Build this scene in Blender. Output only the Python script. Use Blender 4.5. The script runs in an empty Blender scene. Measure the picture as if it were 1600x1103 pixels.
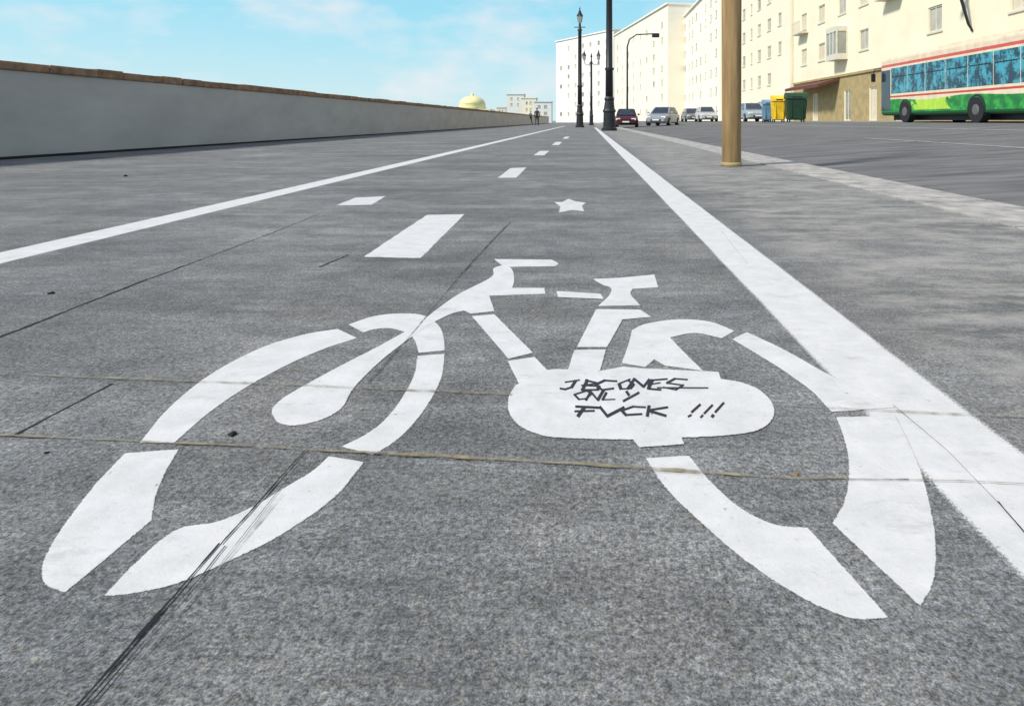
import bpy, bmesh, math, random
from mathutils import Vector, Matrix
random.seed(7)
C = bpy.context.scene.collection
F = 1000.0; HOR = 189.0; VX = 918.0; EYE = 0.5
def G(px, py, z=0.0):
    Y = (EYE - z) * F / (py - HOR)
    return ((px - VX) * Y / F, Y)

# ---------------------------------------------------------------- materials
def mat(name, col, rough=0.7, var=0.12, scale=4.0, metal=0.0, bump=0.0, bscale=60.0, spec=0.4, detail=6, stretch=None, emit=None):
    m = bpy.data.materials.new(name); m.use_nodes = True
    nt = m.node_tree; N = nt.nodes; L = nt.links
    b = N['Principled BSDF']
    b.inputs['Roughness'].default_value = rough; b.inputs['Metallic'].default_value = metal
    b.inputs['Specular IOR Level'].default_value = spec
    tc = N.new('ShaderNodeTexCoord'); mp = N.new('ShaderNodeMapping')
    L.new(tc.outputs['Object'], mp.inputs['Vector'])
    if stretch: mp.inputs['Scale'].default_value = stretch
    n = N.new('ShaderNodeTexNoise'); n.inputs['Scale'].default_value = scale; n.inputs['Detail'].default_value = detail
    n.inputs['Roughness'].default_value = 0.62
    L.new(mp.outputs[0], n.inputs['Vector'])
    r = N.new('ShaderNodeMapRange'); r.inputs['From Min'].default_value = .28; r.inputs['From Max'].default_value = .72
    r.inputs['To Min'].default_value = 1 - var; r.inputs['To Max'].default_value = 1 + var
    L.new(n.outputs['Fac'], r.inputs['Value'])
    mx = N.new('ShaderNodeVectorMath'); mx.operation = 'SCALE'; mx.inputs[0].default_value = col[:3]
    L.new(r.outputs[0], mx.inputs['Scale']); L.new(mx.outputs[0], b.inputs['Base Color'])
    if bump:
        n2 = N.new('ShaderNodeTexNoise'); n2.inputs['Scale'].default_value = bscale; n2.inputs['Detail'].default_value = 4
        L.new(mp.outputs[0], n2.inputs['Vector'])
        bp = N.new('ShaderNodeBump'); bp.inputs['Strength'].default_value = bump; bp.inputs['Distance'].default_value = .01
        L.new(n2.outputs['Fac'], bp.inputs['Height']); L.new(bp.outputs[0], b.inputs['Normal'])
    return m

def noise(nt, vec, scale, detail=4, rough=.6):
    n = nt.nodes.new('ShaderNodeTexNoise'); n.inputs['Scale'].default_value = scale
    n.inputs['Detail'].default_value = detail; n.inputs['Roughness'].default_value = rough
    nt.links.new(vec, n.inputs['Vector']); return n.outputs['Fac']
def rng(nt, v, a, b, c, d):
    r = nt.nodes.new('ShaderNodeMapRange')
    for k, x in zip(('From Min', 'From Max', 'To Min', 'To Max'), (a, b, c, d)): r.inputs[k].default_value = x
    nt.links.new(v, r.inputs['Value']); return r.outputs[0]
def mth(nt, op, a, b=None):
    m = nt.nodes.new('ShaderNodeMath'); m.operation = op
    for i, x in enumerate((a, b)):
        if x is None: continue
        if isinstance(x, (int, float)): m.inputs[i].default_value = x
        else: nt.links.new(x, m.inputs[i])
    return m.outputs[0]
def mixc(nt, f, a, b):
    m = nt.nodes.new('ShaderNodeMix'); m.data_type = 'RGBA'
    if isinstance(f, (int, float)): m.inputs[0].default_value = f
    else: nt.links.new(f, m.inputs[0])
    for i, x in ((6, a), (7, b)):
        if isinstance(x, tuple): m.inputs[i].default_value = (*x[:3], 1)
        else: nt.links.new(x, m.inputs[i])
    return m.outputs[2]
def mapped(nt, scale=(1, 1, 1)):
    tc = nt.nodes.new('ShaderNodeTexCoord'); mp = nt.nodes.new('ShaderNodeMapping')
    mp.inputs['Scale'].default_value = scale
    nt.links.new(tc.outputs['Object'], mp.inputs['Vector']); return mp.outputs[0]

def ground_mat():
    m = bpy.data.materials.new('brushed_concrete'); m.use_nodes = True; nt = m.node_tree
    b = nt.nodes['Principled BSDF']; b.inputs['Roughness'].default_value = .8
    b.inputs['Specular IOR Level'].default_value = .2
    v = mapped(nt)
    big = rng(nt, noise(nt, v, .9, 5), .3, .7, .80, 1.20)
    mid = rng(nt, noise(nt, v, 6, 6, .72), .3, .7, .74, 1.26)
    blot = rng(nt, noise(nt, v, 38, 5, .75), .32, .68, .76, 1.26)
    fine = rng(nt, noise(nt, v, 135, 3, .8), .36, .64, .50, 1.58)
    grain = rng(nt, noise(nt, v, 360, 2, .7), .36, .64, .64, 1.42)
    st = rng(nt, noise(nt, mapped(nt, (.6, 3.5, 1)), 2.4, 7, .76), .34, .66, .78, 1.20)
    st2 = rng(nt, noise(nt, mapped(nt, (.2, .9, 1)), 1.4, 7, .76), .36, .64, .78, 1.22)
    f = mth(nt, 'MULTIPLY', mth(nt, 'MULTIPLY', mth(nt, 'MULTIPLY', big, blot), mid), mth(nt, 'MULTIPLY', mth(nt, 'MULTIPLY', fine, grain), mth(nt, 'MULTIPLY', st, st2)))
    col = mixc(nt, rng(nt, noise(nt, v, 2.2, 4), .35, .65, 0, 1), (.150, .159, .161), (.180, .180, .174))
    col = mixc(nt, rng(nt, noise(nt, v, 75, 3, .8), .50, .66, 0, .6), col, (.180, .171, .138))
    sc = nt.nodes.new('ShaderNodeVectorMath'); sc.operation = 'SCALE'
    nt.links.new(col, sc.inputs[0]); nt.links.new(f, sc.inputs['Scale'])
    sep = nt.nodes.new('ShaderNodeSeparateXYZ'); nt.links.new(v, sep.inputs[0])
    side = rng(nt, sep.outputs[0], .65, .9, 0, 1)
    pn = rng(nt, noise(nt, mapped(nt, (1.1, 2.2, 1)), 2.6, 9, .8), .45, .60, .08, .85)
    c2 = mixc(nt, mth(nt, 'MULTIPLY', side, pn), sc.outputs[0], (.37, .355, .325))
    pw = rng(nt, noise(nt, mapped(nt, (.7, 2.5, 1)), 3.1, 9, .8), .57, .72, 0, .42)
    c2 = mixc(nt, pw, c2, (.34, .34, .325))
    pit = rng(nt, noise(nt, v, 38, 3, .5), .67, .76, 0, .65)
    c3 = mixc(nt, pit, c2, (.05, .05, .05))
    nt.links.new(c3, b.inputs['Base Color'])
    bp = nt.nodes.new('ShaderNodeBump'); bp.inputs['Strength'].default_value = .5; bp.inputs['Distance'].default_value = .003
    nt.links.new(mth(nt, 'ADD', noise(nt, v, 170, 3, .7), mth(nt, 'MULTIPLY', noise(nt, v, 14, 5), 1.2)), bp.inputs['Height'])
    nt.links.new(bp.outputs[0], b.inputs['Normal'])
    return m

def fade(m, nscale=240, lo=.0, base=1.0):
    """the paint layer thins out at its rim (mesh attribute 'rim')"""
    nt = m.node_tree; out = nt.nodes['Material Output']; b = nt.nodes['Principled BSDF']
    at = nt.nodes.new('ShaderNodeAttribute'); at.attribute_name = 'rim'
    v = mapped(nt); n = rng(nt, noise(nt, v, nscale, 4, .75), .3, .7, -.45, .45)
    a = rng(nt, mth(nt, 'ADD', at.outputs['Fac'], n), .25, .75, 0, base)
    tr = nt.nodes.new('ShaderNodeBsdfTransparent'); mx = nt.nodes.new('ShaderNodeMixShader')
    cl = nt.nodes.new('ShaderNodeClamp'); nt.links.new(a, cl.inputs['Value'])
    full = rng(nt, at.outputs['Fac'], .93, .999, 0, base)
    nt.links.new(mth(nt, 'MAXIMUM', cl.outputs[0], full), mx.inputs[0]); nt.links.new(tr.outputs[0], mx.inputs[1]); nt.links.new(b.outputs[0], mx.inputs[2])
    nt.links.new(mx.outputs[0], out.inputs['Surface'])

def paint_mat(name='road_paint', wear=.60, k=1.0):
    m = bpy.data.materials.new(name); m.use_nodes = True; nt = m.node_tree
    b = nt.nodes['Principled BSDF']; b.inputs['Roughness'].default_value = .65; b.inputs['Specular IOR Level'].default_value = .25
    v = mapped(nt)
    tone = mixc(nt, rng(nt, noise(nt, v, 14, 6, .7), .3, .7, 0, 1), (.57, .57, .55), (.71, .705, .69))
    dirt = mth(nt, 'MAXIMUM', rng(nt, noise(nt, v, 90, 4, .75), wear, wear + .12, 0, .5), rng(nt, noise(nt, mapped(nt, (1, 3, 1)), 6, 6, .75), .56, .74, 0, .6))
    c = mixc(nt, dirt, tone, (.36, .355, .34))
    speck = rng(nt, noise(nt, v, 60, 2, .5), .73, .78, 0, .75)
    c = mixc(nt, speck, c, (.14, .14, .14))
    nt.links.new(c, b.inputs['Base Color'])
    bp = nt.nodes.new('ShaderNodeBump'); bp.inputs['Strength'].default_value = .3; bp.inputs['Distance'].default_value = .002
    nt.links.new(noise(nt, v, 160, 3, .7), bp.inputs['Height']); nt.links.new(bp.outputs[0], b.inputs['Normal'])
    fade(m)
    return m

def broken(name, col, lo, hi, base):
    m = mat(name, col, .9, .45, 35); nt = m.node_tree; out = nt.nodes['Material Output']; b = nt.nodes['Principled BSDF']
    v = mapped(nt); n = rng(nt, noise(nt, v, 22, 6, .75), lo, hi, .12, base)
    tr = nt.nodes.new('ShaderNodeBsdfTransparent'); mx = nt.nodes.new('ShaderNodeMixShader')
    nt.links.new(n, mx.inputs[0]); nt.links.new(tr.outputs[0], mx.inputs[1]); nt.links.new(b.outputs[0], mx.inputs[2]); nt.links.new(mx.outputs[0], out.inputs['Surface'])
    return m

M_ground = ground_mat(); M_paint = paint_mat(); M_paint_old = paint_mat('worn_paint', .50)
M_road = mat('asphalt', (.150, .150, .150), .85, .50, 2.2, bump=.4, bscale=80, stretch=(.35, 1.6, 1), spec=.2, detail=9)
M_kerb = mat('kerb_concrete', (.38, .365, .335), .85, .5, 6, bump=.3, detail=9)
M_pave = mat('pavement', (.3, .29, .27), .8, .15, 2)
M_earth = mat('earth', (.2, .19, .17), .9, .2, .02)
M_sea = mat('sea_water', (.05, .11, .14), .25, .2, .05)
M_joint = mat('joint_gap', (.014, .014, .015), .9, .3, 30)
M_jfaint = broken('shallow_joint', (.03, .03, .03), .36, .58, .85)
M_lip = broken('joint_lip', (.30, .30, .29), .40, .62, .8)
M_sand = broken('sand_filling', (.27, .225, .13), .36, .56, .92)
M_sandf = broken('faint_sand', (.27, .24, .16), .40, .62, .75)
M_ink = mat('marker_ink', (.022, .023, .03), .6, .3, 60)
M_wall = mat('sea_wall_plaster', (.45, .437, .415), .85, .14, 1.3, bump=.3, bscale=30, stretch=(1, .5, 1.2))
M_cope = mat('coping_stone', (.27, .165, .10), .9, .5, 6, bump=.8, bscale=14)
M_black = mat('cast_iron', (.018, .02, .024), .45, .3, 8)
M_lglass = mat('lantern_glass', (.55, .56, .55), .2, .1, 4)
M_tan = mat('tan_post_paint', (.27, .18, .082), .75, .45, 5, bump=.35, bscale=25, stretch=(3, 3, .25), detail=8, spec=.2)
M_rubber = mat('rubber', (.02, .02, .02), .85, .2, 20)
M_rim = mat('rim_metal', (.5, .5, .52), .35, .1, 10, metal=.8)
M_rimd = mat('dull_rim', (.12, .12, .12), .6, .2, 10)
M_glass = mat('dark_glass', (.03, .045, .06), .08, .3, 2, spec=.8)
M_wpane = mat('window_pane', (.50, .48, .40), .2, .35, .35, spec=.5)
M_frame = mat('window_frame_paint', (.66, .62, .50), .6, .1, 4)
M_cream = mat('cream_render', (.88, .80, .58), .85, .10, .35)
M_cream2 = mat('pale_render', (.88, .82, .67), .85, .05, .2)
M_cream3 = mat('warm_render', (.88, .80, .61), .85, .06, .2)
M_cream4 = mat('sandy_render', (.90, .85, .72), .85, .06, .2)
M_white = mat('white_render', (.88, .85, .76), .85, .05, .2)
M_ochre = mat('ochre_stone', (.38, .30, .145), .9, .25, 1.6, bump=.4, bscale=6)
M_awn = mat('awning_cloth', (.13, .05, .035), .8, .2, 5)
M_dome = mat('dome_tiles', (.86, .78, .38), .5, .1, .3)

# ---------------------------------------------------------------- object helpers
def link(name, bm, m, parent=None, smooth=False):
    me = bpy.data.meshes.new(name); bm.normal_update(); bm.to_mesh(me); bm.free()
    for mm in (m if isinstance(m, list) else [m]): me.materials.append(mm)
    if smooth:
        for p in me.polygons: p.use_smooth = True
    o = bpy.data.objects.new(name, me); C.objects.link(o)
    if parent: o.parent = parent
    return o
def tag(o, label=None, cat=None, group=None, kind=None):
    if label: o['label'] = label
    if cat: o['category'] = cat
    if group: o['group'] = group
    if kind: o['kind'] = kind
    return o
def empty(name, label, cat, loc=(0, 0, 0), rz=0, group=None):
    o = bpy.data.objects.new(name, None); C.objects.link(o); o.location = loc; o.rotation_euler = (0, 0, rz)
    o.empty_display_size = .1
    return tag(o, label, cat, group)
def BM(): return bmesh.new()
def box(bm, x0, x1, y0, y1, z0, z1, bev=0):
    r = bmesh.ops.create_cube(bm, size=1, matrix=Matrix.Translation(((x0+x1)/2, (y0+y1)/2, (z0+z1)/2)) @ Matrix.Diagonal((x1-x0, y1-y0, z1-z0, 1)))
    if bev:
        vs = set(r['verts']); es = [e for e in bm.edges if e.verts[0] in vs and e.verts[1] in vs]
        bmesh.ops.bevel(bm, geom=es, offset=bev, segments=3, profile=.5, affect='EDGES')
    return bm
def lathe(bm, prof, cx=0, cy=0, n=20, cz=0):
    rings = []
    for r, z in prof:
        rings.append([bm.verts.new((cx + r*math.cos(2*math.pi*k/n), cy + r*math.sin(2*math.pi*k/n), cz + z)) for k in range(n)])
    for a, b in zip(rings, rings[1:]):
        for k in range(n): bm.faces.new((a[k], a[(k+1) % n], b[(k+1) % n], b[k]))
    bm.faces.new(rings[0][::-1]); bm.faces.new(rings[-1])
    return bm
def tube(bm, pts, rs, n=10):
    pts = [Vector(p) for p in pts]
    if not isinstance(rs, (list, tuple)): rs = [rs]*len(pts)
    rings = []
    for i, p in enumerate(pts):
        d = (pts[min(i+1, len(pts)-1)] - pts[max(i-1, 0)]).normalized()
        u = d.cross(Vector((0, 0, 1)))
        if u.length < .01: u = Vector((1, 0, 0))
        u.normalize(); w = d.cross(u).normalized()
        rings.append([bm.verts.new(p + rs[i]*(math.cos(2*math.pi*k/n)*u + math.sin(2*math.pi*k/n)*w)) for k in range(n)])
    for a, b in zip(rings, rings[1:]):
        for k in range(n): bm.faces.new((a[k], a[(k+1) % n], b[(k+1) % n], b[k]))
    bm.faces.new(rings[0][::-1]); bm.faces.new(rings[-1]); return bm
def hexa(bm, P):   # 8 corners: bottom 4, top 4
    v = [bm.verts.new(p) for p in P]
    for f in ((3, 2, 1, 0), (4, 5, 6, 7), (0, 1, 5, 4), (1, 2, 6, 5), (2, 3, 7, 6), (3, 0, 4, 7)): bm.faces.new([v[i] for i in f])
    return bm

# ---------------------------------------------------------------- the setting
def sheet(name, x0, x1, y0, y1, z, m, nx=1, ny=1):
    bm = BM()
    V = [[bm.verts.new((x0+(x1-x0)*i/nx, y0+(y1-y0)*j/ny, z)) for i in range(nx+1)] for j in range(ny+1)]
    for j in range(ny):
        for i in range(nx): bm.faces.new((V[j][i], V[j][i+1], V[j+1][i+1], V[j+1][i]))
    return tag(link(name, bm, m), kind='structure')
sheet('ground', -8.4, 5000, -300, 7000, -.5, M_earth)
sheet('sea', -6000, -8.4, -300, 7000, -1.2, M_sea)
bm = BM(); box(bm, -8.3, 2.0, -8, 190, -.45, 0); tag(link('promenade', bm, M_ground), kind='structure')
bm = BM()
random.seed(3)
y = -8.0
while y < 160:
    L_ = 1.0
    box(bm, 2.004, 2.5 + random.uniform(-.004, .004), y, y + L_ - .012, -.4, .006 + random.uniform(-.002, .002), 0); y += L_
tag(link('kerb', bm, M_kerb), kind='structure')
def road_z(X):
    if X < 2.5: return -.06
    return -.06 + .48*min(1, (X-2.5)/9.5)
bm = BM()
xs = [2.52, 12.0, 16.3]
A = [bm.verts.new((x, -8, road_z(x))) for x in xs]; B = [bm.verts.new((x, 175, road_z(x))) for x in xs]
for i in range(2): bm.faces.new((A[i], A[i+1], B[i+1], B[i]))
tag(link('road', bm, M_road), kind='structure')
bm = BM(); box(bm, 16.31, 20.6, -8, 175, -.4, .475); tag(link('pavement', bm, M_pave), kind='structure')

# ---------------------------------------------------------------- painted marks
def smoothpoly(pts, k=5):
    n = len(pts); out = []
    P = [Vector((p[0], p[1])) for p in pts]; S = [len(p) > 2 for p in pts]
    for i in range(n):
        p1, p2 = P[i], P[(i+1) % n]; s1, s2 = S[i], S[(i+1) % n]
        if s1 and s2: out.append(p1); continue
        p0 = P[i-1] if not s1 else p1 - (p2-p1); p3 = P[(i+2) % n] if not s2 else p2 + (p2-p1)
        for j in range(k):
            t = j/k
            out.append(.5*((2*p1) + (p2-p0)*t + (2*p0-5*p1+4*p2-p3)*t*t + (3*p1-p0-3*p2+p3)*t**3))
    return out
def paint_poly(bm, pts, z, jit, rim, lay):
    W = [Vector(G(p[0], p[1], z)) for p in smoothpoly(pts)]
    out = []
    for i in range(len(W)):
        a, b = W[i], W[(i+1) % len(W)]
        step = .010*max(1, a[1]); n = max(1, min(200, int((b-a).length/step)))
        for j in range(n): out.append(a + (b-a)*j/n + Vector((random.uniform(-jit, jit), random.uniform(-jit, jit)*1.5)))
    n = len(out)
    area = sum(out[i].x*out[(i+1) % n].y-out[(i+1) % n].x*out[i].y for i in range(n))
    if area < 0: out.reverse()
    body = [bm.verts.new((p.x, p.y, z+.0001)) for p in out]
    for v in body: v[lay] = 1
    fs = bm.faces.new(body)
    ring_i, ring_o = [], []
    for i in range(n):
        a, b, c = out[i-1], out[i], out[(i+1) % n]
        d1 = (b-a).normalized(); d2 = (c-b).normalized(); n1 = Vector((-d1.y, d1.x)); n2 = Vector((-d2.y, d2.x))
        q = n1+n2
        if q.length < .3: q = n1.copy()
        q.normalize()
        vi = bm.verts.new((b.x, b.y, z+.0001)); vo = bm.verts.new((*(b-q*rim), z-.0001)); vi[lay] = .9; vo[lay] = 0
        ring_i.append(vi); ring_o.append(vo)
    for i in range(n):
        j = (i+1) % n
        e = ring_i[j].co-ring_i[i].co; o_ = ring_o[j].co-ring_o[i].co
        if e.dot(o_) <= .15*e.length_squared: continue
        bm.faces.new((ring_o[i], ring_o[j], ring_i[j], ring_i[i]))
    return fs
def marks(name, polys, z, m, parent=None, jit=.0003, rim=.0022):
    bm = BM(); lay = bm.verts.layers.float.new('rim'); fs = []
    for p in polys: fs.append(paint_poly(bm, p, z, jit, rim, lay))
    bmesh.ops.triangulate(bm, faces=fs)
    return link(name, bm, m, parent)
s = 1
bike = empty('bicycle_symbol', 'large white bicycle symbol painted on the grey concrete of the cycle lane', 'road marking', (0, 0, 0))
marks('front_wheel', [
  [(220,691,s),(262,640),(325,588),(400,547),(470,524),(527,514,s),(557,528,s),(500,547),(440,574),(382,606),(325,645),(272,691,s)],
  [(196,708,s),(150,757),(105,815),(76,862),(67,890),(74,912),(102,924,s),(236,812,s),(241,778),(256,740),(278,702,s)],
  [(165,930,s),(212,880),(275,828),(340,815),(400,789),(452,758),(490,735),(514,713,s),(567,722,s),(528,770),(480,808),(420,845),(360,874),(290,905),(228,922)],
  [(535,697,s),(583,710,s),(624,683),(662,640),(688,592),(694,553,s),(653,556,s),(648,585),(630,620),(603,655),(570,680)],
  [(545,507,s),(585,494),(625,490),(662,493),(686,510),(693,530),(694,547,s),(655,551,s),(650,535),(640,522),(612,513),(585,514),(568,519,s)],
], .0008, M_paint, bike)
marks('fork', [
  [(426,646),(437,660),(462,664),(502,655),(533,637),(552,606),(596,562),(660,514),(700,492),(725,485,s),(736,490,s),(772,486,s),(764,462,s),(852,459,s),(850,450,s),(800,450,s),(803,436),(799,420),(786,415),(771,420),(768,433),(720,458),(690,478),(650,508),(592,541),(522,577),(452,616),(430,634)],
], .0012, M_paint, bike)
marks('handlebar', [[(772,405,s),(862,406,s),(872,412),(866,416,s),(788,417,s)]], .0008, M_paint, bike)
fr = marks('frame', [
  [(870,455,s),(938,459,s),(943,467,s),(872,464,s)],
  [(738,494,s),(772,491,s),(832,551,s),(795,560,s)],
  [(794,564,s),(835,558,s),(862,586,s),(840,612,s),(812,600,s)],
  [(932,483,s),(1000,484,s),(1017,495,s),(972,499,s),(948,542,s),(902,542,s)],
  [(898,547,s),(946,546,s),(934,590,s),(884,590,s)],
], .0016, M_paint, bike)
marks('saddle', [[(927,436,s),(970,434),(1022,429,s),(1028,449,s),(988,451,s),(985,460),(1000,477,s),(935,478,s),(952,462),(955,450),(942,445)]], .0008, M_paint, bike)
marks('rear_wheel', [
  [(988,516,s),(1010,506),(1060,499),(1110,503),(1147,517,s),(1128,528,s),(1085,520),(1046,527,s),(1070,552),(1098,579,s),(1040,571,s),(1022,561,s),(1008,573,s),(972,567,s),(982,540)],
  [(1145,530,s),(1167,519,s),(1228,548),(1290,583),(1345,610),(1398,636,s),(1300,643,s),(1268,610),(1216,573)],
  [(1308,652,s),(1398,649,s),(1432,720),(1452,790),(1461,850),(1456,908),(1437,944,s),(1302,817,s),(1322,780),(1328,730),(1321,688)],
  [(1010,716,s),(1076,712,s),(1112,755),(1160,796),(1212,820),(1262,825,s),(1386,963,s),(1340,965),(1290,950),(1220,912),(1150,862),(1084,804),(1040,760)],
], .0012, M_paint, bike)
cg = marks('chain_guard', [
  [(806,602,s),(848,580),(885,577),(930,580),(974,573,s),(1010,576),(1122,581,s),(1126,592,s),(1160,598),(1190,612),(1208,635),(1204,657),(1178,673),(1125,680),(1064,683,s),(1068,693,s),(1000,698,s),(990,686,s),(900,684),(850,680),(812,664),(796,642),(796,620)],
], .0020, M_paint, bike)
GL = {'J':[[(0,1),(.9,1)],[(.6,1),(.55,.2),(.3,0),(0,.25)]],'B':[[(.1,0),(.1,1)],[(.1,1),(.7,.85),(.7,.6),(.1,.5)],[(.1,.5),(.85,.4),(.8,.1),(.1,0)]],
 'C':[[(.9,.9),(.4,1),(.05,.5),(.35,0),(.95,.12)]],'O':[[(.5,1),(.1,.6),(.3,0),(.75,.1),(.9,.6),(.5,1)]],
 'M':[[(0,0),(.15,1),(.5,.3),(.8,1),(1,0)]],'E':[[(.9,1),(.1,1),(.1,0),(.95,0)],[(.1,.5),(.7,.5)]],'S':[[(.9,.9),(.4,1),(.1,.75),(.8,.35),(.5,0),(0,.1)]],
 'N':[[(.05,0),(.1,1),(.85,0),(.95,1)]],'L':[[(.1,1),(.15,0),(.95,.05)]],'Y':[[(.1,1),(.5,.5)],[(.95,1),(.3,-.15)]],
 'F':[[(.2,-.1),(.3,.9)],[(-.1,1),(1.0,.9)],[(.0,.45),(.75,.5)]],'V':[[(0,1),(.4,0),(.95,1)]],'K':[[(.1,1),(.15,0)],[(.9,1),(.15,.5),(1,0)]],'!':[[(.8,1.05),(.45,.3)],[(.38,.1),(.33,-.05)]],
 '_':[[(-.3,.5),(1.2,.42)]]}
bm = BM()
def write(txt, x0, x1, yb, yt, w=3.0, slant=6, wob=.2, kk=1.0):
    n = len(txt); cw = (x1-x0)/n
    for i, ch in enumerate(txt):
        if ch not in GL: continue
        dy = random.uniform(-1.6, 1.6); k = random.uniform(.95, 1.25)*kk; ox = random.uniform(-.12, .12)
        for st in GL[ch]:
            P = [(x0+cw*(i+.02+ox+.9*k*(a+random.uniform(-wob, wob)*.5))+slant*b, yb-(yb-yt)*(b*random.uniform(.88, 1.1)+random.uniform(-wob, wob)*.4)+dy) for a, b in st]
            for (ax, ay), (bx, by) in zip(P, P[1:]):
                d = Vector((bx-ax, by-ay)); 
                if d.length < .1: continue
                d.normalize(); ww = w*random.uniform(.75, 1.2)*(.8+.7*abs(d.y)); q = Vector((-d.y, d.x))*ww/2; e = d*w*.35
                pts = [(ax-e.x+q.x, ay-e.y+q.y), (bx+e.x+q.x, by+e.y+q.y), (bx+e.x-q.x, by+e.y-q.y), (ax-e.x-q.x, ay-e.y-q.y)]
                write.z += .000006
                z = .0024 + write.z
                f = bm.faces.new([bm.verts.new((*G(px, py, z), z)) for px, py in pts]); f.normal_update()
                if f.normal.z < 0: f.normal_flip()
write.z = 0
random.seed(22)
write('JBCOMES', 876, 1066, 608, 593, 3.1, 6, .3, 1.12); write('_', 1034, 1092, 611, 600, 2.4)
write('ONLY', 892, 992, 625, 612, 2.9, 6, .22); write('FVCK', 894, 1042, 650, 635, 3.9, 6, .12); write('!!!', 1070, 1128, 651, 633, 3.0, 8, .12)
link('handwriting', bm, M_ink, cg)['label'] = 'three lines of black handwriting scrawled on the chain guard'

def line(name, x0, x1, y0, y1, label, m=M_paint, z=.0004, soft=.008):
    bm = BM(); lay = bm.verts.layers.float.new('rim'); n = 600; prev = None; w0 = w1 = 0
    for i in range(n+1):
        t = (i/n)**2.2; y_ = y0+(y1-y0)*t
        w0 = w0*.9+random.uniform(-.0008, .0008); w1 = w1*.9+random.uniform(-.0008, .0008)
        row = []
        for x, r in ((x0+w0-soft*.5, 0), (x0+w0+soft*.5, 1), (x1+w1-soft*.5, 1), (x1+w1+soft*.5, 0)):
            v = bm.verts.new((x, y_, z)); v[lay] = r; row.append(v)
        if prev:
            for k in range(3): bm.faces.new((prev[k], prev[k+1], row[k+1], row[k]))
        prev = row
    return tag(link(name, bm, m), label, 'road marking')
line('lane_line', .477, .655, .2, 47, 'thick solid white line along the right edge of the cycle lane', soft=.016)
line('lane_line', -2.23, -2.055, .2, 60, 'solid white line along the left edge of the cycle lane, nearer the sea wall', soft=.02)
g = 'white centre dashes of the cycle lane'
dl = ['largest white centre dash just beyond the bicycle symbol', 'second white centre dash beyond the bicycle symbol', 'third and smaller white centre dash down the lane', 'fourth tiny white centre dash far down the lane', 'farthest white centre dash near the vanishing point of the lane']
for i, p in enumerate([[(570,401,s),(656,403,s),(725,335,s),(668,336,s)], [(778,278,s),(806,278,s),(822,262,s),(798,263,s)], [(834,243,s),(850,243,s),(858,236,s),(844,236,s)], [(862,227,s),(873,227,s),(878,222,s),(869,222,s)], [(879,217,s),(887,217,s),(890,214,s),(883,214,s)]]):
    tag(marks('lane_dash', [p], .0005 if i < 1 else .001, M_paint if i == 0 else M_paint_old, jit=.002, rim=.008), dl[i], 'road marking', g)
tag(marks('painted_patch', [[(527,321,s),(580,320,s),(601,307,s),(556,309,s)]], .0006, M_paint_old, jit=.003, rim=.01), 'small slanted white patch left of the largest centre dash', 'road marking')
tag(marks('painted_patch', [[(867,316,s),(880,316,s),(888,311,s),(899,315,s),(915,317,s),(908,322,s),(912,330,s),(893,328,s),(874,332,s),(877,323,s)]], .0006, M_paint_old, jit=.002, rim=.010), 'small star shaped white patch to the right of the largest centre dash', 'road marking')
def roadmark(x0, x1, y0, y1, label):
    bm = BM(); P = [(x0, y0), (x1, y0), (x1, y1), (x0, y1)]
    bm.faces.new([bm.verts.new((a, b, road_z(a)+.006)) for a, b in P])
    tag(link('road_line', bm, M_kerb), label, 'road marking')
roadmark(9.3, 9.42, 8, 90, 'thin worn white line running along the middle of the carriageway')
roadmark(6.0, 6.08, 8.8, 14, 'short faded white line on the carriageway nearest the kerb')

def ribbon(name, paths, z, m, label, group=None, rough=1.0):
    bm = BM()
    for pi, (pts, w, world) in enumerate(paths):
        P = []; zz = z+.00012*pi
        for a, b in zip(pts, pts[1:]):
            A_ = Vector(a) if world else Vector(G(*a, z)); B_ = Vector(b) if world else Vector(G(*b, z))
            n = max(2, int((B_-A_).length/.012)); n = min(n, 400)
            for j in range(n): P.append(A_+(B_-A_)*j/n)
        P.append(B_); prev = None; ph = random.uniform(0, 9); dr = 0
        for i, p in enumerate(P):
            d = (P[min(i+1, len(P)-1)]-P[max(0, i-1)]).normalized(); q = Vector((-d.y, d.x))
            dr = dr*.85+random.uniform(-.10, .10)*w*rough
            ww = w*(1-.45*rough*random.random())*(.85+.25*rough*math.sin(i*.23+ph))
            off = q*(math.sin(i*.06+ph)*w*.2+dr)
            a = bm.verts.new((*(p+off+q*ww/2), zz)); b = bm.verts.new((*(p+off-q*ww/2), zz))
            if prev: bm.faces.new((prev[0], prev[1], b, a))
            prev = (a, b)
    return tag(link(name, bm, m), label, 'joint', group)
ribbon('concrete_joint', [([(100,1125),(298,903),(345,848)], .0042, 0), ([(118,1125),(312,903),(352,852)], .0022, 0), ([(345,850),(480,700)], .0028, 0), ([(325,905),(470,722)], .0010, 0)], .0024, M_joint, 'long dark cracked joint at lower left crossing the front wheel', rough=1.3)
ribbon('joint_edge', [([(134,1125),(326,905),(440,772)], .004, 0)], .0032, M_lip, 'worn pale edge beside the long dark joint at lower left')
ribbon('concrete_joint', [([(575,598),(640,526),(720,428)], .0035, 0), ([(720,428),(797,347)], .009, 0)], .0024, M_jfaint, 'thin broken joint running from the fork up beside the handlebar')
ribbon('concrete_joint', [([(20,682),(176,599)], .008, 0)], .0006, M_joint, 'short dark joint left of the front wheel of the bicycle symbol')
ribbon('concrete_joint', [([(500,417),(545,398)], .013, 0)], .0006, M_joint, 'short dark joint just left of the largest centre dash')
ribbon('concrete_joint', [([(-60,549),(150,468),(290,415)], .014, 0), ([(290,415),(420,366),(500,334)], .006, 0)], .0006, M_joint, 'dark joint at far left between bicycle symbol and left lane line')
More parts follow.
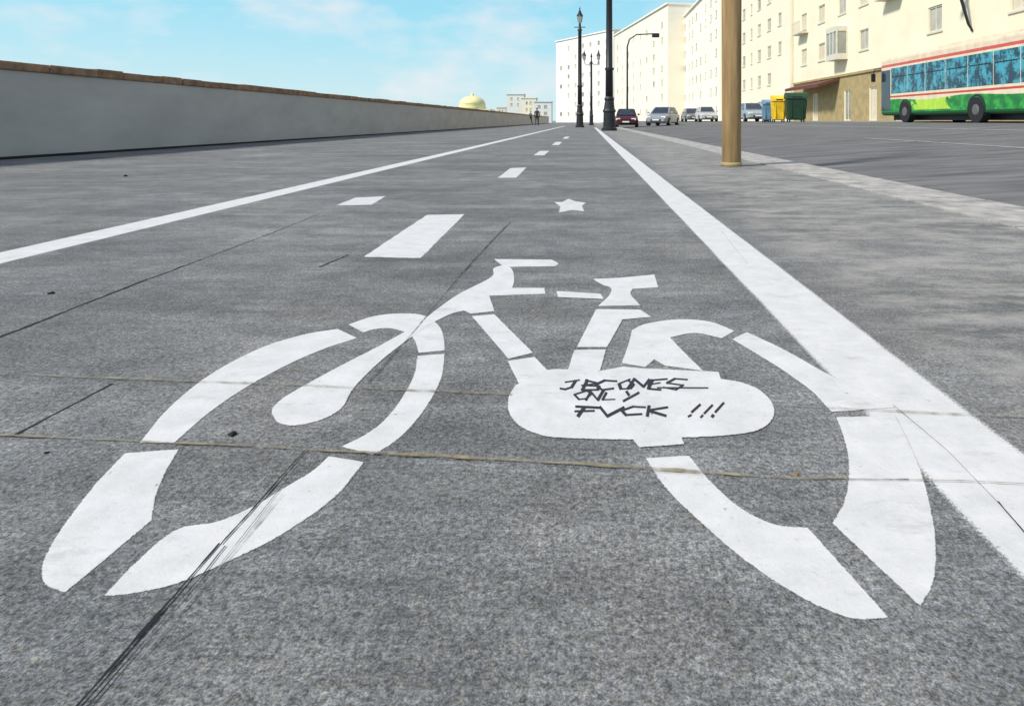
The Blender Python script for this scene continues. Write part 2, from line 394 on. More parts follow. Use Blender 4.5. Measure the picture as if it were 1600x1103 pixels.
ribbon('concrete_joint', [([(1395,632),(1480,703),(1560,785)], .0011, 0), ([(1560,783),(1602,832)], .004, 0)], .0024, M_joint, 'thin crack along the inside of the thick right lane line')
ribbon('concrete_joint', [([(1128,362),(1168,412)], .002, 0)], .0024, broken('scratch_grey', (.2, .2, .2), .4, .6, .8), 'short scratch in the right lane line beside the saddle')
ribbon('sandy_joint', [([(470,700),(560,704),(700,712),(1000,730),(1150,741),(1245,747),(1318,746)], .0105, 0), ([(-20,679),(200,688),(470,700)], .006, 0), ([(1325,747),(1500,750),(1640,757)], .0022, 0)], .0036, M_sand, 'tan sand-filled joint crossing the lane below the chain guard of the symbol')
ribbon('concrete_joint', [([(1320,748),(1420,748)], .003, 0), ([(560,707),(800,721),(1245,750)], .0018, 0)], .0040, M_jfaint, 'dark gap along the sandy joint over the rear wheel')
ribbon('sandy_joint', [([(-20,584),(150,589),(400,598),(700,612),(800,616)], .012, 0), ([(1205,632),(1400,642)], .006, 0), ([(1400,642),(1620,652)], .009, 0)], .0036, M_sandf, 'faint tan joint crossing the lane through the middle of the symbol')
mfj = broken('faint_joint', (.085, .085, .085), .45, .6, .9)
for Yv, w_, lab in ((2.9, 'nearest', 0), (4.4, 'second', 0), (6.0, 'third', 0), (8.0, 'fourth', 0), (11, 'fifth', 0), (15, 'farthest', 0)):
    ribbon('concrete_joint', [([(-7.3, Yv+.25), (-2.3, Yv+.05), (.45, Yv-.05)], .003+.0012*Yv, 1)], .0002, mfj, w_+' of the faint cross joints beyond the bicycle symbol', 'faint cross joints down the promenade')

def pebble(px, py, r, label, seed, m=None):
    random.seed(seed); bm = BM(); bmesh.ops.create_icosphere(bm, subdivisions=3, radius=r)
    for v in bm.verts: v.co *= 1+.35*math.sin(v.co.x/r*2.3+seed)*math.cos(v.co.y/r*2.9); v.co.z = v.co.z*.4
    o = link('pebble', bm, m or M_joint, smooth=True); x, y_ = G(px, py); o.location = (x, y_, r*.32); o.rotation_euler.z = seed
    tag(o, label, 'pebble', 'pebbles on the concrete')
pebble(363, 680, .0066, 'dark pebble between the hub and outline of the front wheel', 1)
pebble(196, 276, .018, 'dark pebble on the promenade close to the sea wall', 2)
pebble(80, 459, .008, 'dark pebble beside the far left joint', 3)
pebble(72, 708, .003, 'tiny dark pebble left of the front wheel', 4)
pebble(1243, 742, .004, 'brown pebble caught in the sandy joint by rear wheel', 5, M_cope)

# ---------------------------------------------------------------- sea wall
wall = empty('sea_wall', 'long grey plastered sea wall with rough brown stone coping', 'wall', (-7.55, 0, 0))
bm = BM(); box(bm, -.55, 0, -6, 125, -.4, 1.16)
link('wall_face', bm, M_wall, wall)
bm = BM(); random.seed(11); y = -6
while y < 125:
    l = random.uniform(.5, 1.1); d = random.uniform(-.012, .012)
    box(bm, -.60, .045+d, y, y+l-.01, 1.161, 1.285+random.uniform(-.012, .012), .02); y += l
link('coping', bm, M_cope, wall)
bm = BM(); box(bm, .001, .05, -6, 125, 0, .035, .01); link('dark_base_strip', bm, M_joint, wall)  # thin near-black strip along the foot of the wall

# ---------------------------------------------------------------- tan post
p = empty('post', 'thick tan brown post standing between lane line and kerb', 'post', (*G(1143, 260), 0))
bm = BM(); lathe(bm, [(.108, 0), (.104, .05), (.104, .3), (.112, 3.6)], n=40); link('shaft', bm, M_tan, p, True)
bm = BM(); lathe(bm, [(.113, 0), (.113, .035), (.109, .045)], n=40); link('foot_collar', bm, M_ochre, p, True)

# ---------------------------------------------------------------- lamp posts
def lantern(parent, x, z, sc=1):
    bm = BM(); lathe(bm, [(.09*sc, 0), (.12*sc, .06*sc), (.21*sc, .55*sc)], x, 0, 6, z); ln = link('lantern', bm, M_lglass, parent)
    bm = BM(); lathe(bm, [(.25*sc, .551*sc), (.22*sc, .62*sc), (.12*sc, .78*sc), (.1*sc, .9*sc), (.03*sc, .98*sc), (.05*sc, 1.05*sc), (.01*sc, 1.25*sc)], x, 0, 12, z); link('lantern_cap', bm, M_black, ln)
    bm = BM()
    for k in range(6):
        a = 2*math.pi*k/6
        tube(bm, [(x+.12*sc*math.cos(a), .12*sc*math.sin(a), z+.05*sc), (x+.215*sc*math.cos(a), .215*sc*math.sin(a), z+.56*sc)], .02*sc, 5)
    link('lantern_bars', bm, M_black, ln)
def lamp(px, Y, H, label, kind='single', th=1.0):
    t = empty('street_lamp', label, 'street lamp', ((px-VX)*Y/F, Y, 0), 0, 'lamp posts along the promenade')
    bm = BM(); lathe(bm, [(.34*th, 0), (.34*th, .12), (.27*th, .18), (.25*th, .9), (.3*th, .98), (.24*th, 1.1), (.19*th, 1.5), (.23*th, 1.58), (.16*th, 1.72)], n=16); link('pedestal', bm, M_black, t)
    top = H-1.2
    bm = BM(); lathe(bm, [(.17*th, 1.72), (.16*th, 3.0), (.21*th, 3.08), (.15*th, 3.18), (.13*th, top-.6), (.19*th, top-.5), (.1*th, top-.4), (.08*th, top)], n=16); link('shaft', bm, M_black, t, True)
    if kind == 'single':
        bm = BM(); tube(bm, [(-.42, 0, top-.3), (.42, 0, top-.3)], .03); link('ladder_bar', bm, M_black, t)
        lantern(t, 0, top, 1.0)
    else:
        bm = BM()
        for q in (-1, 1):
            tube(bm, [(0, 0, top-.5), (q*.35, 0, top-.85), (q*.7, 0, top-.7), (q*.78, 0, top-.3)], .04)
        link('arms', bm, M_black, t)
        lantern(t, -.78, top-.3, .95); lantern(t, .78, top-.3, .95)
        bm = BM(); lathe(bm, [(.08, top), (.12, top+.1), (.02, top+.5)]); link('finial', bm, M_black, t)
    return t
lamp(906, 48, 9.0, 'slim black lamp post with single lantern, leftmost of the lamp posts', th=1.0)
lamp(924, 70, 8.6, 'distant black lamp post with two lanterns on curved arms', 'double', .8)
lamp(952, 32, 8.6, 'thick black lamp post nearest the camera, cut off by the top', th=1.15)
t = empty('street_lamp', 'tall thin street lamp with long curved arm over the road', 'street lamp', (4.35, 70, 0), 0)
bm = BM(); tube(bm, [(0, 0, -.1), (0, 0, 8.6), (.25, 0, 9.4), (1.0, 0, 9.9), (2.9, 0, 10.0)], [.13, .09, .08, .07, .06]); link('pole', bm, M_black, t, True)
bm = BM(); box(bm, 2.7, 3.5, -.15, .15, 9.6, 10.05, .05); link('lamp_head', bm, M_black, t)

# ---------------------------------------------------------------- buildings
mesh_cache = {}
M_wp = [M_wpane, mat('shutter_paint', (.66, .59, .44), .7, .1, 3), mat('window_pane_dark', (.26, .27, .24), .15, .4, .5, spec=.6)]  # last entry is a darker grey pane colour
def win_parts(w, h, v):
    key = (round(w, 2), round(h, 2), v)
    if key not in mesh_cache:
        bm = BM(); f = .09
        box(bm, 0, w, .06, .12, 0, f); box(bm, 0, w, .06, .12, h-f, h); box(bm, 0, f, .06, .12, f, h-f); box(bm, w-f, w, .06, .12, f, h-f); box(bm, w/2-.04, w/2+.04, .07, .12, f, h-f)
        a = link('window', bm, M_frame)
        bm = BM(); box(bm, f, w-f, .125, .15, f, h-f); b = link('pane', bm, M_wp[v])
        bm = BM(); box(bm, -.1, w+.1, -.07, .055, -.1, -.002); c = link('sill', bm, M_frame)
        mesh_cache[key] = (a.data, b.data, c.data)
        for o in (a, b, c): bpy.data.objects.remove(o)
    return mesh_cache[key]
def building(name, label, P0, P1, depth, z0, z1, m, openings, base=None, cornice=True):
    dx, dy = P1[0]-P0[0], P1[1]-P0[1]; W = math.hypot(dx, dy)
    t = empty(name, label, 'building', (P0[0], P0[1], 0), math.atan2(dy, dx))
    zb = base[0] if base else z0
    bm = BM()
    xs = sorted({0, W, *[v for o in openings for v in (o[0], o[1])]}); zs = sorted({z0, z1, zb, *[v for o in openings for v in (o[2], o[3])]})
    for i in range(len(xs)-1):
        for j in range(len(zs)-1):
            cx, cz = (xs[i]+xs[i+1])/2, (zs[j]+zs[j+1])/2
            if any(o[0] < cx < o[1] and o[2] < cz < o[3] for o in openings): continue
            f = bm.faces.new([bm.verts.new(p) for p in ((xs[i], 0, zs[j]), (xs[i+1], 0, zs[j]), (xs[i+1], 0, zs[j+1]), (xs[i], 0, zs[j+1]))])
            if base and cz < zb: f.material_index = 1
    for x0, x1, a, b in [o[:4] for o in openings]:
        for q in (((x0,a),(x1,a)), ((x1,a),(x1,b)), ((x1,b),(x0,b)), ((x0,b),(x0,a))):
            bm.faces.new([bm.verts.new(p) for p in ((q[0][0], 0, q[0][1]), (q[1][0], 0, q[1][1]), (q[1][0], .2, q[1][1]), (q[0][0], .2, q[0][1]))])
    for P in (((0,0),(0,depth)), ((0,depth),(W,depth)), ((W,depth),(W,0))):
        bm.faces.new([bm.verts.new(p) for p in ((*P[0], z0), (*P[1], z0), (*P[1], z1), (*P[0], z1))])
    bm.faces.new([bm.verts.new(p) for p in ((0,0,z1),(W,0,z1),(W,depth,z1),(0,depth,z1))])
    link('wall', bm, [m, base[1]] if base else m, t)
    if cornice:
        bm = BM(); box(bm, -.2, W+.2, -.35, depth+.2, z1+.003, z1+.35); link('cornice', bm, m, t)
    for o in openings:
        k = o[4] if len(o) > 4 else 'w'
        a, b, c = win_parts(o[1]-o[0], o[3]-o[2], random.choice((0, 0, 1, 1, 2)))
        w_ = bpy.data.objects.new('door' if k == 'd' else 'window', a); C.objects.link(w_); w_.parent = t; w_.location = (o[0], 0, o[2])
        p_ = bpy.data.objects.new('pane', b); C.objects.link(p_); p_.parent = w_
        if k != 'd': s_ = bpy.data.objects.new('sill', c); C.objects.link(s_); s_.parent = w_
    return t, W
def grid(W, n, w, h, zs, x_off=1.2, drop=.12, seed=0):
    random.seed(seed+int(W*10)); out = []; sp = (W-2*x_off)/n
    for i in range(n):
        ox = random.uniform(-.35, .35)
        wi = random.choice((w, w, w*.7, w*1.25))
        for r, z in enumerate(zs):
            if random.random() < drop: continue
            x = x_off+sp*(i+.5)-wi/2+ox; out.append((x, x+wi, z, z+h))
    return out
B1Y = 63.0
def u(Y): return B1Y - Y
ops = []
for Yc in (60, 55.5, 47, 37.4, 30.0, 26.5):
    ops.append((u(Yc)-.75, u(Yc)+.75, 5.7, 7.2))
for Yc in (60, 55.5, 51, 47, 42.3, 37.4, 33.8, 30.0, 26.5):
    for z in (9.0, 12.3, 15.6): ops.append((u(Yc)-.75, u(Yc)+.75, z, z+1.5))
for Yc in (57, 50, 45.5, 41.5): ops.append((u(Yc)-.6, u(Yc)+.6, .5, 2.9, 'd'))
b1, W = building('apartment_building', 'cream apartment building behind the bus with ochre stone ground floor', (20.3, B1Y), (20.3, 22), 14, -.4, 19, M_cream, ops, (4.0, M_ochre))
bm = BM(); bx0 = u(51.0)-1.1; 
box(bm, bx0, bx0+2.2, -.9, -.003, 5.3, 5.75); box(bm, bx0, bx0+2.2, -.9, -.003, 7.5, 7.9)
for q in (0, .7, 1.4, 2.08): box(bm, bx0+q, bx0+q+.12, -.9, -.8, 5.751, 7.499)
for q in (0, 2.08): box(bm, bx0+q, bx0+q+.12, -.12, -.003, 5.751, 7.499)
bay = link('bay_window', bm, M_frame, b1); bm = BM(); box(bm, bx0+.04, bx0+2.16, -.84, -.01, 5.752, 7.498); link('pane', bm, M_wp[2], bay)
bm = BM(); box(bm, .05, W-.05, -.12, -.003, 4.0, 4.18); link('string_course', bm, M_ochre, b1)
bm = BM(); hexa(bm, [(u(60), -1.8, 3.2), (u(51.5), -1.8, 3.2), (u(51.5), -.01, 3.75), (u(60), -.01, 3.75), (u(60), -1.8, 3.45), (u(51.5), -1.8, 3.45), (u(51.5), -.01, 3.95), (u(60), -.01, 3.95)])
link('awning', bm, M_awn, b1)['label'] = 'dark red awning over the ground floor'
bm = BM(); Yl = 33.7
tube(bm, [(u(Yl), -.02, 5.2), (u(Yl), -.25, 5.6), (u(Yl), -.9, 7.9)], [.05, .07, .1]); br = link('lamp_bracket', bm, M_black, b1)
bm = BM(); box(bm, u(Yl)-.2, u(Yl)+.2, -1.7, -.85, 7.85, 8.0, .05); link('lamp_head', bm, M_black, br)
for Yc, z in ((42.3, 8.75), (60, 8.75), (30, 8.75)):
    bm = BM(); box(bm, u(Yc)-1.2, u(Yc)+1.2, -.8, -.003, z-.18, z-.05)
    for k in range(13): box(bm, u(Yc)-1.18+k*.193, u(Yc)-1.15+k*.193, -.79, -.76, z-.049, z+.9)
    box(bm, u(Yc)-1.2, u(Yc)+1.2, -.8, -.75, z+.901, z+.95); link('balcony', bm, M_frame, b1)
building('apartment_building', 'pale cream apartment building next beyond the ochre stone ground floor', (20.0, 97), (20.0, 63.2), 14, -.4, 20.5, M_cream3, grid(33.8, 8, 1.1, 1.3, (1.4, 4.4, 7.4, 10.4, 13.4, 16.4)))
building('apartment_building', 'long pale apartment building behind the parked cars', (20.2, 140), (20.2, 97.2), 14, -.4, 22, M_cream4, grid(42.8, 9, 1.1, 1.2, (1.6, 4.6, 7.6, 10.6, 13.6, 16.6, 19.2), drop=.2))
building('apartment_building', 'tall pale building behind the curved arm street lamp', (7.6, 182), (16.6, 132), 14, -.5, 24.5, M_cream2, grid(50.8, 8, 1.1, 1.2, (2, 5, 8, 11, 14, 17, 20.2), drop=.3))
building('apartment_building', 'far white block at the end of the promenade behind the lamps', (-10.4, 212), (7.5, 184), 14, -.5, 26.5, M_white, grid(33.2, 7, 1.2, 1.3, (2, 5, 8, 11, 14, 17, 20, 23), drop=.4))
for i, (px, Yd, wd, h, lab) in enumerate(((805, 330, 9, 14, 'small far white house with flat roof above the sea wall end'), (826, 300, 7, 11, 'small far cream house just left of the far white block'), (848, 290, 8, 9, 'low far white house beside the walking person'), (783, 420, 6, 9, 'tiny far white house right of the yellow dome'))):
    X = (px-VX)*Yd/F
    building('house', lab, (X-wd/2, Yd), (X+wd/2, Yd), 8, -.5, h, [M_white, M_cream3][i % 2], grid(wd, 2, 1.2, 1.5, (h-3, h-6), drop=0))

Yd = 420; X = (738-VX)*Yd/F
ch = empty('domed_church', 'far church with golden yellow dome rising above the sea wall', 'church', (X, Yd, 0))
bm = BM(); box(bm, -11, 13, -8, 12, -1, 8.0); link('nave', bm, M_cream, ch)
bm = BM(); lathe(bm, [(9.2, 8.0), (9.2, 9.2), (8.6, 9.3), (8.6, 11.2)], n=32); link('drum', bm, M_dome, ch)
bm = BM(); lathe(bm, [(8.4*math.cos(a), 11.2+5.6*math.sin(a)) for a in [k*math.pi/2/10*.93 for k in range(11)]], n=32); link('dome', bm, M_dome, ch, True)
bm = BM(); lathe(bm, [(1.0, 16.7), (1.0, 17.8), (1.2, 17.9), (.2, 18.8)], n=12); link('lantern_turret', bm, M_dome, ch)

# ---------------------------------------------------------------- bus
def bus_paint():
    m = bpy.data.materials.new('bus_livery'); m.use_nodes = True; nt = m.node_tree
    b = nt.nodes['Principled BSDF']; b.inputs['Roughness'].default_value = .4
    v = mapped(nt); sep = nt.nodes.new('ShaderNodeSeparateXYZ'); nt.links.new(v, sep.inputs[0])
    wv = mth(nt, 'MULTIPLY', mth(nt, 'SINE', mth(nt, 'MULTIPLY', sep.outputs[1], 1.1)), .05)
    z = sep.outputs[2]
    zz = mth(nt, 'ADD', z, wv)
    step = lambda val, t: mth(nt, 'GREATER_THAN', val, t)
    dy = mth(nt, 'ABSOLUTE', mth(nt, 'SUBTRACT', sep.outputs[1], 1.1))
    lim = mth(nt, 'MULTIPLY', mth(nt, 'LESS_THAN', mth(nt, 'ADD', dy, rng(nt, noise(nt, v, 2.5, 4), .3, .7, -.6, .6)), 1.2), step(z, .55))
    col = mixc(nt, rng(nt, noise(nt, v, 3, 4), .45, .6, 0, 1), (.012, .20, .04), (.04, .36, .05))
    col = mixc(nt, lim, col, (.45, .70, .06))
    col = mixc(nt, step(z, .48), (.01, .11, .03), col)
    col = mixc(nt, step(zz, 1.02), col, (.78, .66, .46))
    col = mixc(nt, step(z, 1.14), col, (.55, .06, .05))
    col = mixc(nt, step(z, 1.22), col, (.78, .67, .47))
    col = mixc(nt, step(z, 2.58), col, (.62, .10, .08))
    col = mixc(nt, step(z, 2.70), col, (.76, .62, .44))
    d = rng(nt, noise(nt, v, 3, 5), .3, .7, .85, 1.1)
    sc = nt.nodes.new('ShaderNodeVectorMath'); sc.operation = 'SCALE'; nt.links.new(col, sc.inputs[0]); nt.links.new(d, sc.inputs['Scale'])
    nt.links.new(sc.outputs[0], b.inputs['Base Color']); return m
M_bus = bus_paint()
def bus_glass_painted_reflections():
    m = bpy.data.materials.new('bus_glass_painted_reflections'); m.use_nodes = True; nt = m.node_tree
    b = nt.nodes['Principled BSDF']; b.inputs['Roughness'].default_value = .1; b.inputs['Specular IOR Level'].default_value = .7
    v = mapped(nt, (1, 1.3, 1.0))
    c = mixc(nt, rng(nt, noise(nt, v, 1.7, 6, .78), .46, .55, 0, 1), (.006, .035, .065), (.05, .33, .42))  # navy and cyan mottling paints reflections into the glass base colour
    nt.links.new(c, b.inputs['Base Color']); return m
M_bglass = bus_glass_painted_reflections()
bus = empty('city_bus', 'city bus with green skirt, cream band and red roof stripe on the road', 'bus', (14.1, 25.2, .42))
bm = BM(); box(bm, 0, 2.5, -5.9, 5.6, .32, 3.02, .14)
link('body', bm, M_bus, bus, False)
bm = BM(); box(bm, .45, 2.05, -5.4, 5.2, .10, .34); link('chassis', bm, M_black, bus)
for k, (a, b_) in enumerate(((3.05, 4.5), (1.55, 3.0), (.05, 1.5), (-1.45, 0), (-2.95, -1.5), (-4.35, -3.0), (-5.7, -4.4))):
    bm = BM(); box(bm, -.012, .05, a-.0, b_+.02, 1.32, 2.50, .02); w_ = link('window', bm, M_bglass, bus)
    bm = BM(); box(bm, -.03, -.013, a+.1, b_-.1, 2.08, 2.11); link('window_rail', bm, M_black, w_)
bm = BM(); box(bm, .15, 2.35, 5.58, 5.62, 1.15, 2.75, .02); link('windscreen', bm, M_glass, bus)
bm = BM(); box(bm, -.012, .05, 4.6, 5.5, .55, 2.45, .02); link('door', bm, M_glass, bus)
bm = BM(); box(bm, .5, 2.0, -3.5, 1.5, 3.021, 3.2, .05); link('roof_unit', bm, M_bus, bus)
for sx in (0, 1):
    for yy in (3.2, -2.0):
        x0 = .03 if sx == 0 else 2.19
        bm = BM(); bmesh.ops.create_cone(bm, cap_ends=True, segments=32, radius1=.47, radius2=.47, depth=.3, matrix=Matrix.Translation((x0+.13-.04 if sx == 0 else x0+.2, yy, .47)) @ Matrix.Rotation(math.pi/2, 4, 'Y'))
        w_ = link('wheel', bm, M_rubber, bus)
        if sx == 0:
            bm = BM(); bmesh.ops.create_cone(bm, cap_ends=True, segments=24, radius1=.17, radius2=.21, depth=.03, matrix=Matrix.Translation((-.05, yy, .47)) @ Matrix.Rotation(math.pi/2, 4, 'Y')); link('rim', bm, M_rimd, w_)
            bm = BM(); n = 20
            for k in range(n):
                a0, a1 = math.pi*k/n, math.pi*(k+1)/n
                P = [(math.cos(a)*r, math.sin(a)*r) for a, r in ((a0, .49), (a1, .49), (a1, .56), (a0, .56))]
                hexa(bm, [(xx, yy+c, .48+s_) for xx in (-.01,) for c, s_ in P]+[(xx, yy+c, .48+s_) for xx in (.04,) for c, s_ in P])
            link('wheel_arch', bm, M_black, bus)
M_lampr = mat('red_lens', (.5, .02, .02), .3, .1, 5); M_lampw = mat('clear_lens', (.8, .8, .78), .2, .05, 5)
for x0 in (.15, 2.05):
    bm = BM(); box(bm, x0, x0+.3, 5.59, 5.63, .7, .88, .01); link('headlight', bm, M_lampw, bus)
bm = BM(); tube(bm, [(0.1, 5.55, 2.6), (-.22, 5.75, 2.55), (-.25, 5.8, 2.3)], .025); box(bm, -.36, -.16, 5.76, 5.84, 1.95, 2.35, .02); link('wing_mirror', bm, M_black, bus)

# ---------------------------------------------------------------- cars
def loft(bm, st):
    rings = []
    for x, w, zb, zt in st:
        c = .12*min(1, (zt-zb)); P = [(-w, zb+c), (-w+c, zb), (w-c, zb), (w, zb+c), (w, zt-c*1.2), (w-c*1.3, zt), (-w+c*1.3, zt), (-w, zt-c*1.2)]
        rings.append([bm.verts.new((x, a, b)) for a, b in P])
    for a, b in zip(rings, rings[1:]):
        for k in range(8): bm.faces.new((a[k], a[(k+1) % 8], b[(k+1) % 8], b[k]))
    bm.faces.new(rings[0][::-1]); bm.faces.new(rings[-1]); return bm
def quadpanel(bm, q, inset, off):
    q = [Vector(v) for v in q]; c = sum(q, Vector())/4; n = (q[1]-q[0]).cross(q[3]-q[0]).normalized()
    q = [v+(c-v)*inset for v in q]
    a = [bm.verts.new(v+n*off) for v in q]; b = [bm.verts.new(v-n*off) for v in q]
    bm.faces.new(a); bm.faces.new(b[::-1])
    for k in range(4): bm.faces.new((a[k], b[k], b[(k+1) % 4], a[(k+1) % 4]))
def car(px, Y, rz, col, label, hs=1.0, metal=.3):
    X = (px-VX)*Y/F; t = empty('parked_car', label, 'car', (X, Y, road_z(X)), rz, 'cars on the road')
    m = mat('car_paint', col, .3, .04, 2, metal=metal)
    bm = BM(); loft(bm, [(-2.1, .68, .35, .8), (-2.0, .82, .24, .92), (-1.3, .87, .2, .95), (0, .88, .2, .95), (1.0, .87, .2, .93), (1.75, .82, .22, .80), (2.1, .66, .34, .64)]); link('body', bm, m, t, False)
    zb, zt = .93, 1.46*hs
    b_ = [(-1.85, -.78, zb), (1.05, -.78, zb), (1.05, .78, zb), (-1.85, .78, zb)]; tp = [(-1.4, -.6, zt), (.25, -.6, zt), (.25, .6, zt), (-1.4, .6, zt)]
    bm = BM(); hexa(bm, b_+tp); es = bm.edges[:]; bmesh.ops.bevel(bm, geom=es, offset=.05, segments=2, affect='EDGES'); link('cabin', bm, m, t)
    for nm, q in (('windscreen', (b_[1], b_[2], tp[2], tp[1])), ('rear_window', (b_[3], b_[0], tp[0], tp[3])), ('side_window', (b_[0], b_[1], tp[1], tp[0])), ('side_window', (b_[2], b_[3], tp[3], tp[2]))):
        bm = BM(); quadpanel(bm, q, .15, .012); link(nm, bm, M_glass, t)
    for sx in (-1.3, 1.3):
        for sy in (-1, 1):
            bm = BM(); bmesh.ops.create_cone(bm, cap_ends=True, segments=24, radius1=.31, radius2=.31, depth=.22, matrix=Matrix.Translation((sx, sy*.79, .31)) @ Matrix.Rotation(math.pi/2, 4, 'X')); w_ = link('wheel', bm, M_rubber, t)
            bm = BM(); bmesh.ops.create_cone(bm, cap_ends=True, segments=20, radius1=.19, radius2=.19, depth=.02, matrix=Matrix.Translation((sx, sy*.91, .31)) @ Matrix.Rotation(math.pi/2, 4, 'X')); link('rim', bm, M_rim, w_)
    for sy in (-.58, .58):
        bm = BM(); box(bm, 1.9, 2.09, sy-.17, sy+.17, .56, .72, .02); link('headlight', bm, M_lampw, t)
        bm = BM(); box(bm, -2.08, -1.95, sy-.15, sy+.15, .68, .85, .02); link('tail_light', bm, M_lampr, t)
        bm = BM(); box(bm, .72, .88, sy*1.62-.08, sy*1.62+.08, .95, 1.08, .03); link('wing_mirror', bm, m, t)
    bm = BM(); box(bm, 2.0, 2.12, -.4, .4, .36, .5, .02); link('grille', bm, M_black, t)
    bm = BM(); box(bm, 2.121, 2.135, -.26, .26, .4, .5); link('number_plate', bm, M_lampw, t)
R = math.radians
car(1036, 50, R(-112), (.36, .39, .42), 'silver car facing the camera on the road near the lamp posts', 1.0)
car(979, 50, R(-95), (.08, .012, .016), 'dark red car beside the thick black lamp post', 1.0)
car(1080, 70, R(-90), (.22, .22, .23), 'dark grey car between the silver car and the tan post')
car(1103, 62, R(-92), (.48, .48, .47), 'white car parked just left of the tan post', 1.0, 0)
car(1174, 50, R(-90), (.38, .45, .50), 'pale blue car parked just right of the tan post')

# ---------------------------------------------------------------- recycling containers
def bin_(px, Y, w, h, col, lid, label, glyph=None):
    X = (px-VX)*Y/F; t = empty('recycling_container', label, 'container', (X, Y, road_z(X)), R(-8), 'recycling containers beside the road')
    m = mat('container_plastic', col, .6, .35, 3); ml = mat('lid_plastic', lid, .6, .35, 3)
    bm = BM(); a, d = w/2, .55
    hexa(bm, [(-a*.86, -d*.86, .12), (a*.86, -d*.86, .12), (a*.86, d*.86, .12), (-a*.86, d*.86, .12), (-a, -d, h*.78), (a, -d, h*.78), (a, d, h*.78), (-a, d, h*.78)])
    bmesh.ops.bevel(bm, geom=bm.edges[:], offset=.06, segments=3, affect='EDGES'); link('body', bm, m, t)
    bm = BM(); n = 8
    pts = [(-d*1.05*math.cos(math.pi*k/n), h*.785+h*.215*math.sin(math.pi*k/n)) for k in range(n+1)]
    L0 = [bm.verts.new((-a*1.04, p, q)) for p, q in pts]; L1 = [bm.verts.new((a*1.04, p, q)) for p, q in pts]
    for k in range(n): bm.faces.new((L0[k], L0[k+1], L1[k+1], L1[k]))
    bm.faces.new(L0[::-1]); bm.faces.new(L1); bm.faces.new((L0[0], L1[0], L1[-1], L0[-1])); link('lid', bm, ml, t)
    for q in (-.2, .2):
        bm = BM(); box(bm, q*w*1.4-.03, q*w*1.4+.03, -d*1.0, -d*.9, .3, h*.74, .01); link('rib', bm, m, t)
    for sx in (-1, 1):
        for sy in (-1, 1):
            bm = BM(); bmesh.ops.create_cone(bm, cap_ends=True, segments=16, radius1=.09, radius2=.09, depth=.06, matrix=Matrix.Translation((sx*a*.7, sy*d*.7, .09)) @ Matrix.Rotation(math.pi/2, 4, 'Y')); link('castor', bm, M_rubber, t)
    bm = BM(); box(bm, -a*.5, a*.5, -d*1.03, -d*.93, h*.80, h*.86, .01); link('slot', bm, M_black, t)
bin_(1243, 38, 1.15, 1.75, (.012, .045, .022), (.014, .055, .024), 'dark green recycling container, rightmost of the row')
bin_(1216, 39.5, .8, 1.65, (.80, .52, .02), (.85, .56, .03), 'yellow recycling container beside the green one')
bin_(1198, 41, .55, 1.45, (.12, .24, .36), (.16, .30, .42), 'dull blue recycling container left of the yellow one')

# ---------------------------------------------------------------- pedestrian
def person(px, Y, rz, label, top, legs):
    X = (px-VX)*Y/F; t = empty('person', label, 'person', (X, Y, 0), rz)
    V = [(0,0,.95,.14,.11), (0,0,1.15,.13,.10), (0,0,1.38,.17,.11), (0,0,1.48,.06,.06), (0,.02,1.56,.075,.09), (0,.02,1.68,.07,.085),
         (.18,0,1.40,.06,.06), (.24,-.06,1.12,.045,.045), (.22,.08,.90,.033,.033), (.22,.13,.80,.03,.04),
         (-.18,0,1.40,.06,.06), (-.24,.04,1.12,.045,.045), (-.22,.16,.92,.033,.033), (-.22,.2,.83,.03,.04),
         (.1,0,.86,.1,.1), (.11,.14,.48,.065,.065), (.11,.1,.08,.045,.045), (.11,.24,.035,.04,.03),
         (-.1,0,.86,.1,.1), (-.11,-.08,.48,.065,.065), (-.11,-.3,.12,.045,.045), (-.11,-.2,.035,.04,.03)]
    E = [(0,1),(1,2),(2,3),(3,4),(4,5),(2,6),(6,7),(7,8),(8,9),(2,10),(10,11),(11,12),(12,13),(0,14),(14,15),(15,16),(16,17),(0,18),(18,19),(19,20),(20,21)]
    me = bpy.data.meshes.new('body'); me.from_pydata([v[:3] for v in V], E, []); o = bpy.data.objects.new('body', me); C.objects.link(o); o.parent = t
    md = o.modifiers.new('Skin', 'SKIN')
    if not me.skin_vertices:
        bm = bmesh.new(); bm.from_mesh(me); bm.verts.layers.skin.verify(); bm.to_mesh(me); bm.free()
    for i, v in enumerate(V): me.skin_vertices[0].data[i].radius = (v[3], v[4]); me.skin_vertices[0].data[i].use_root = (i == 0)
    o.modifiers.new('Sub', 'SUBSURF').levels = 2; o.modifiers['Sub'].render_levels = 2
    m = bpy.data.materials.new('person_clothes'); m.use_nodes = True; nt = m.node_tree; v = mapped(nt); sep = nt.nodes.new('ShaderNodeSeparateXYZ'); nt.links.new(v, sep.inputs[0])
    st = lambda tt: mth(nt, 'GREATER_THAN', sep.outputs[2], tt)
    c = mixc(nt, st(.09), (.02, .02, .02), legs); c = mixc(nt, st(.93), c, top); c = mixc(nt, st(1.5), c, (.45, .28, .2))
    nt.links.new(c, nt.nodes['Principled BSDF'].inputs['Base Color']); me.materials.append(m)
    bm = BM(); bmesh.ops.create_icosphere(bm, subdivisions=2, radius=.1, matrix=Matrix.Translation((0, -.015, 1.68)) @ Matrix.Diagonal((.9, 1, .8, 1))); link('hair', bm, M_black, t, True)
person(839, 62, 0, 'person in dark clothes walking down the promenade near the sea wall', (.03, .03, .04), (.02, .022, .03))
person(829, 84, R(160), 'distant person in grey clothes beside the end of sea wall', (.1, .1, .12), (.03, .03, .05))

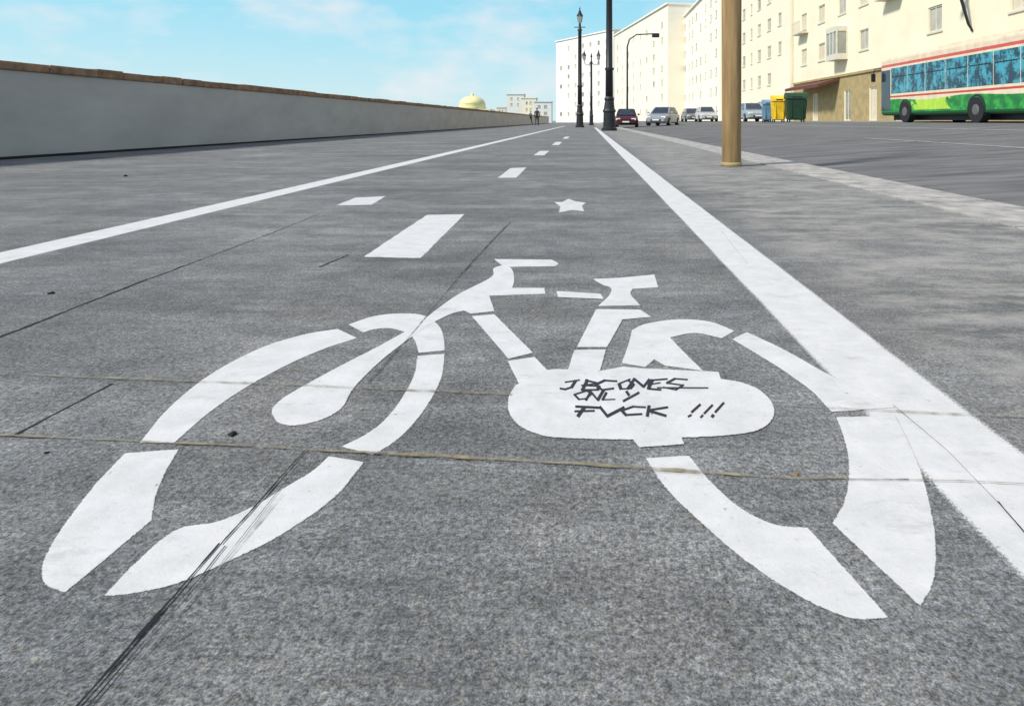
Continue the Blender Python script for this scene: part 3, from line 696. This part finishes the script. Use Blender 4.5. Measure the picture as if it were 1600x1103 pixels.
# ---------------------------------------------------------------- light
SE, AZ = R(43), R(239)   # sun behind-left of the camera (azimuth from +Y clockwise)
sun_dir = Vector((math.sin(AZ)*math.cos(SE), math.cos(AZ)*math.cos(SE), math.sin(SE)))
ld = bpy.data.lights.new('sun', 'SUN'); ld.energy = 4.1; ld.angle = R(7); ld.color = (1, .95, .87)
lo = bpy.data.objects.new('sun', ld); C.objects.link(lo); lo.rotation_euler = (-sun_dir).to_track_quat('-Z', 'Y').to_euler()
w = bpy.data.worlds.new('World'); bpy.context.scene.world = w; w.use_nodes = True; nt = w.node_tree
bg = nt.nodes['Background']; bg.inputs['Strength'].default_value = .15
sky = nt.nodes.new('ShaderNodeTexSky'); sky.sky_type = 'NISHITA'; sky.sun_disc = False; sky.sun_elevation = SE; sky.sun_rotation = AZ
sky.dust_density = .5; sky.ozone_density = 2.0; sky.air_density = 1.0
tc = nt.nodes.new('ShaderNodeTexCoord'); mp = nt.nodes.new('ShaderNodeMapping'); mp.inputs['Scale'].default_value = (1, 1, 2.2); mp.inputs['Location'].default_value = (2.1, .9, .2)
nt.links.new(tc.outputs['Generated'], mp.inputs['Vector'])
cf = rng(nt, noise(nt, mp.outputs[0], 6.0, 6, .52), .46, .68, .06, .68)
sep = nt.nodes.new('ShaderNodeSeparateXYZ'); nt.links.new(tc.outputs['Generated'], sep.inputs[0])
haze = mixc(nt, rng(nt, sep.outputs[2], 0, .17, 0, 1), (4.3, 5.7, 6.0), (2.0, 5.1, 6.3))     # thin sea haze low over the horizon
low = rng(nt, sep.outputs[2], .15, .45, .88, 0)
c = mixc(nt, low, sky.outputs[0], haze)
c = mixc(nt, cf, c, (6.4, 5.95, 6.0)); nt.links.new(c, bg.inputs['Color'])

cam = bpy.data.cameras.new('camera'); co = bpy.data.objects.new('camera', cam); C.objects.link(co)
co.location = (0, 0, EYE); co.rotation_euler = (math.pi/2, 0, 0)
cam.sensor_width = 36; cam.lens = 22.5; cam.shift_x = -(VX-800)/1600; cam.shift_y = -(551.5-HOR)/1600; cam.clip_end = 12000; cam.clip_start = .02
sc = bpy.context.scene; sc.camera = co
sc.view_settings.view_transform = 'Standard'; sc.view_settings.look = 'None'; sc.view_settings.exposure = 0
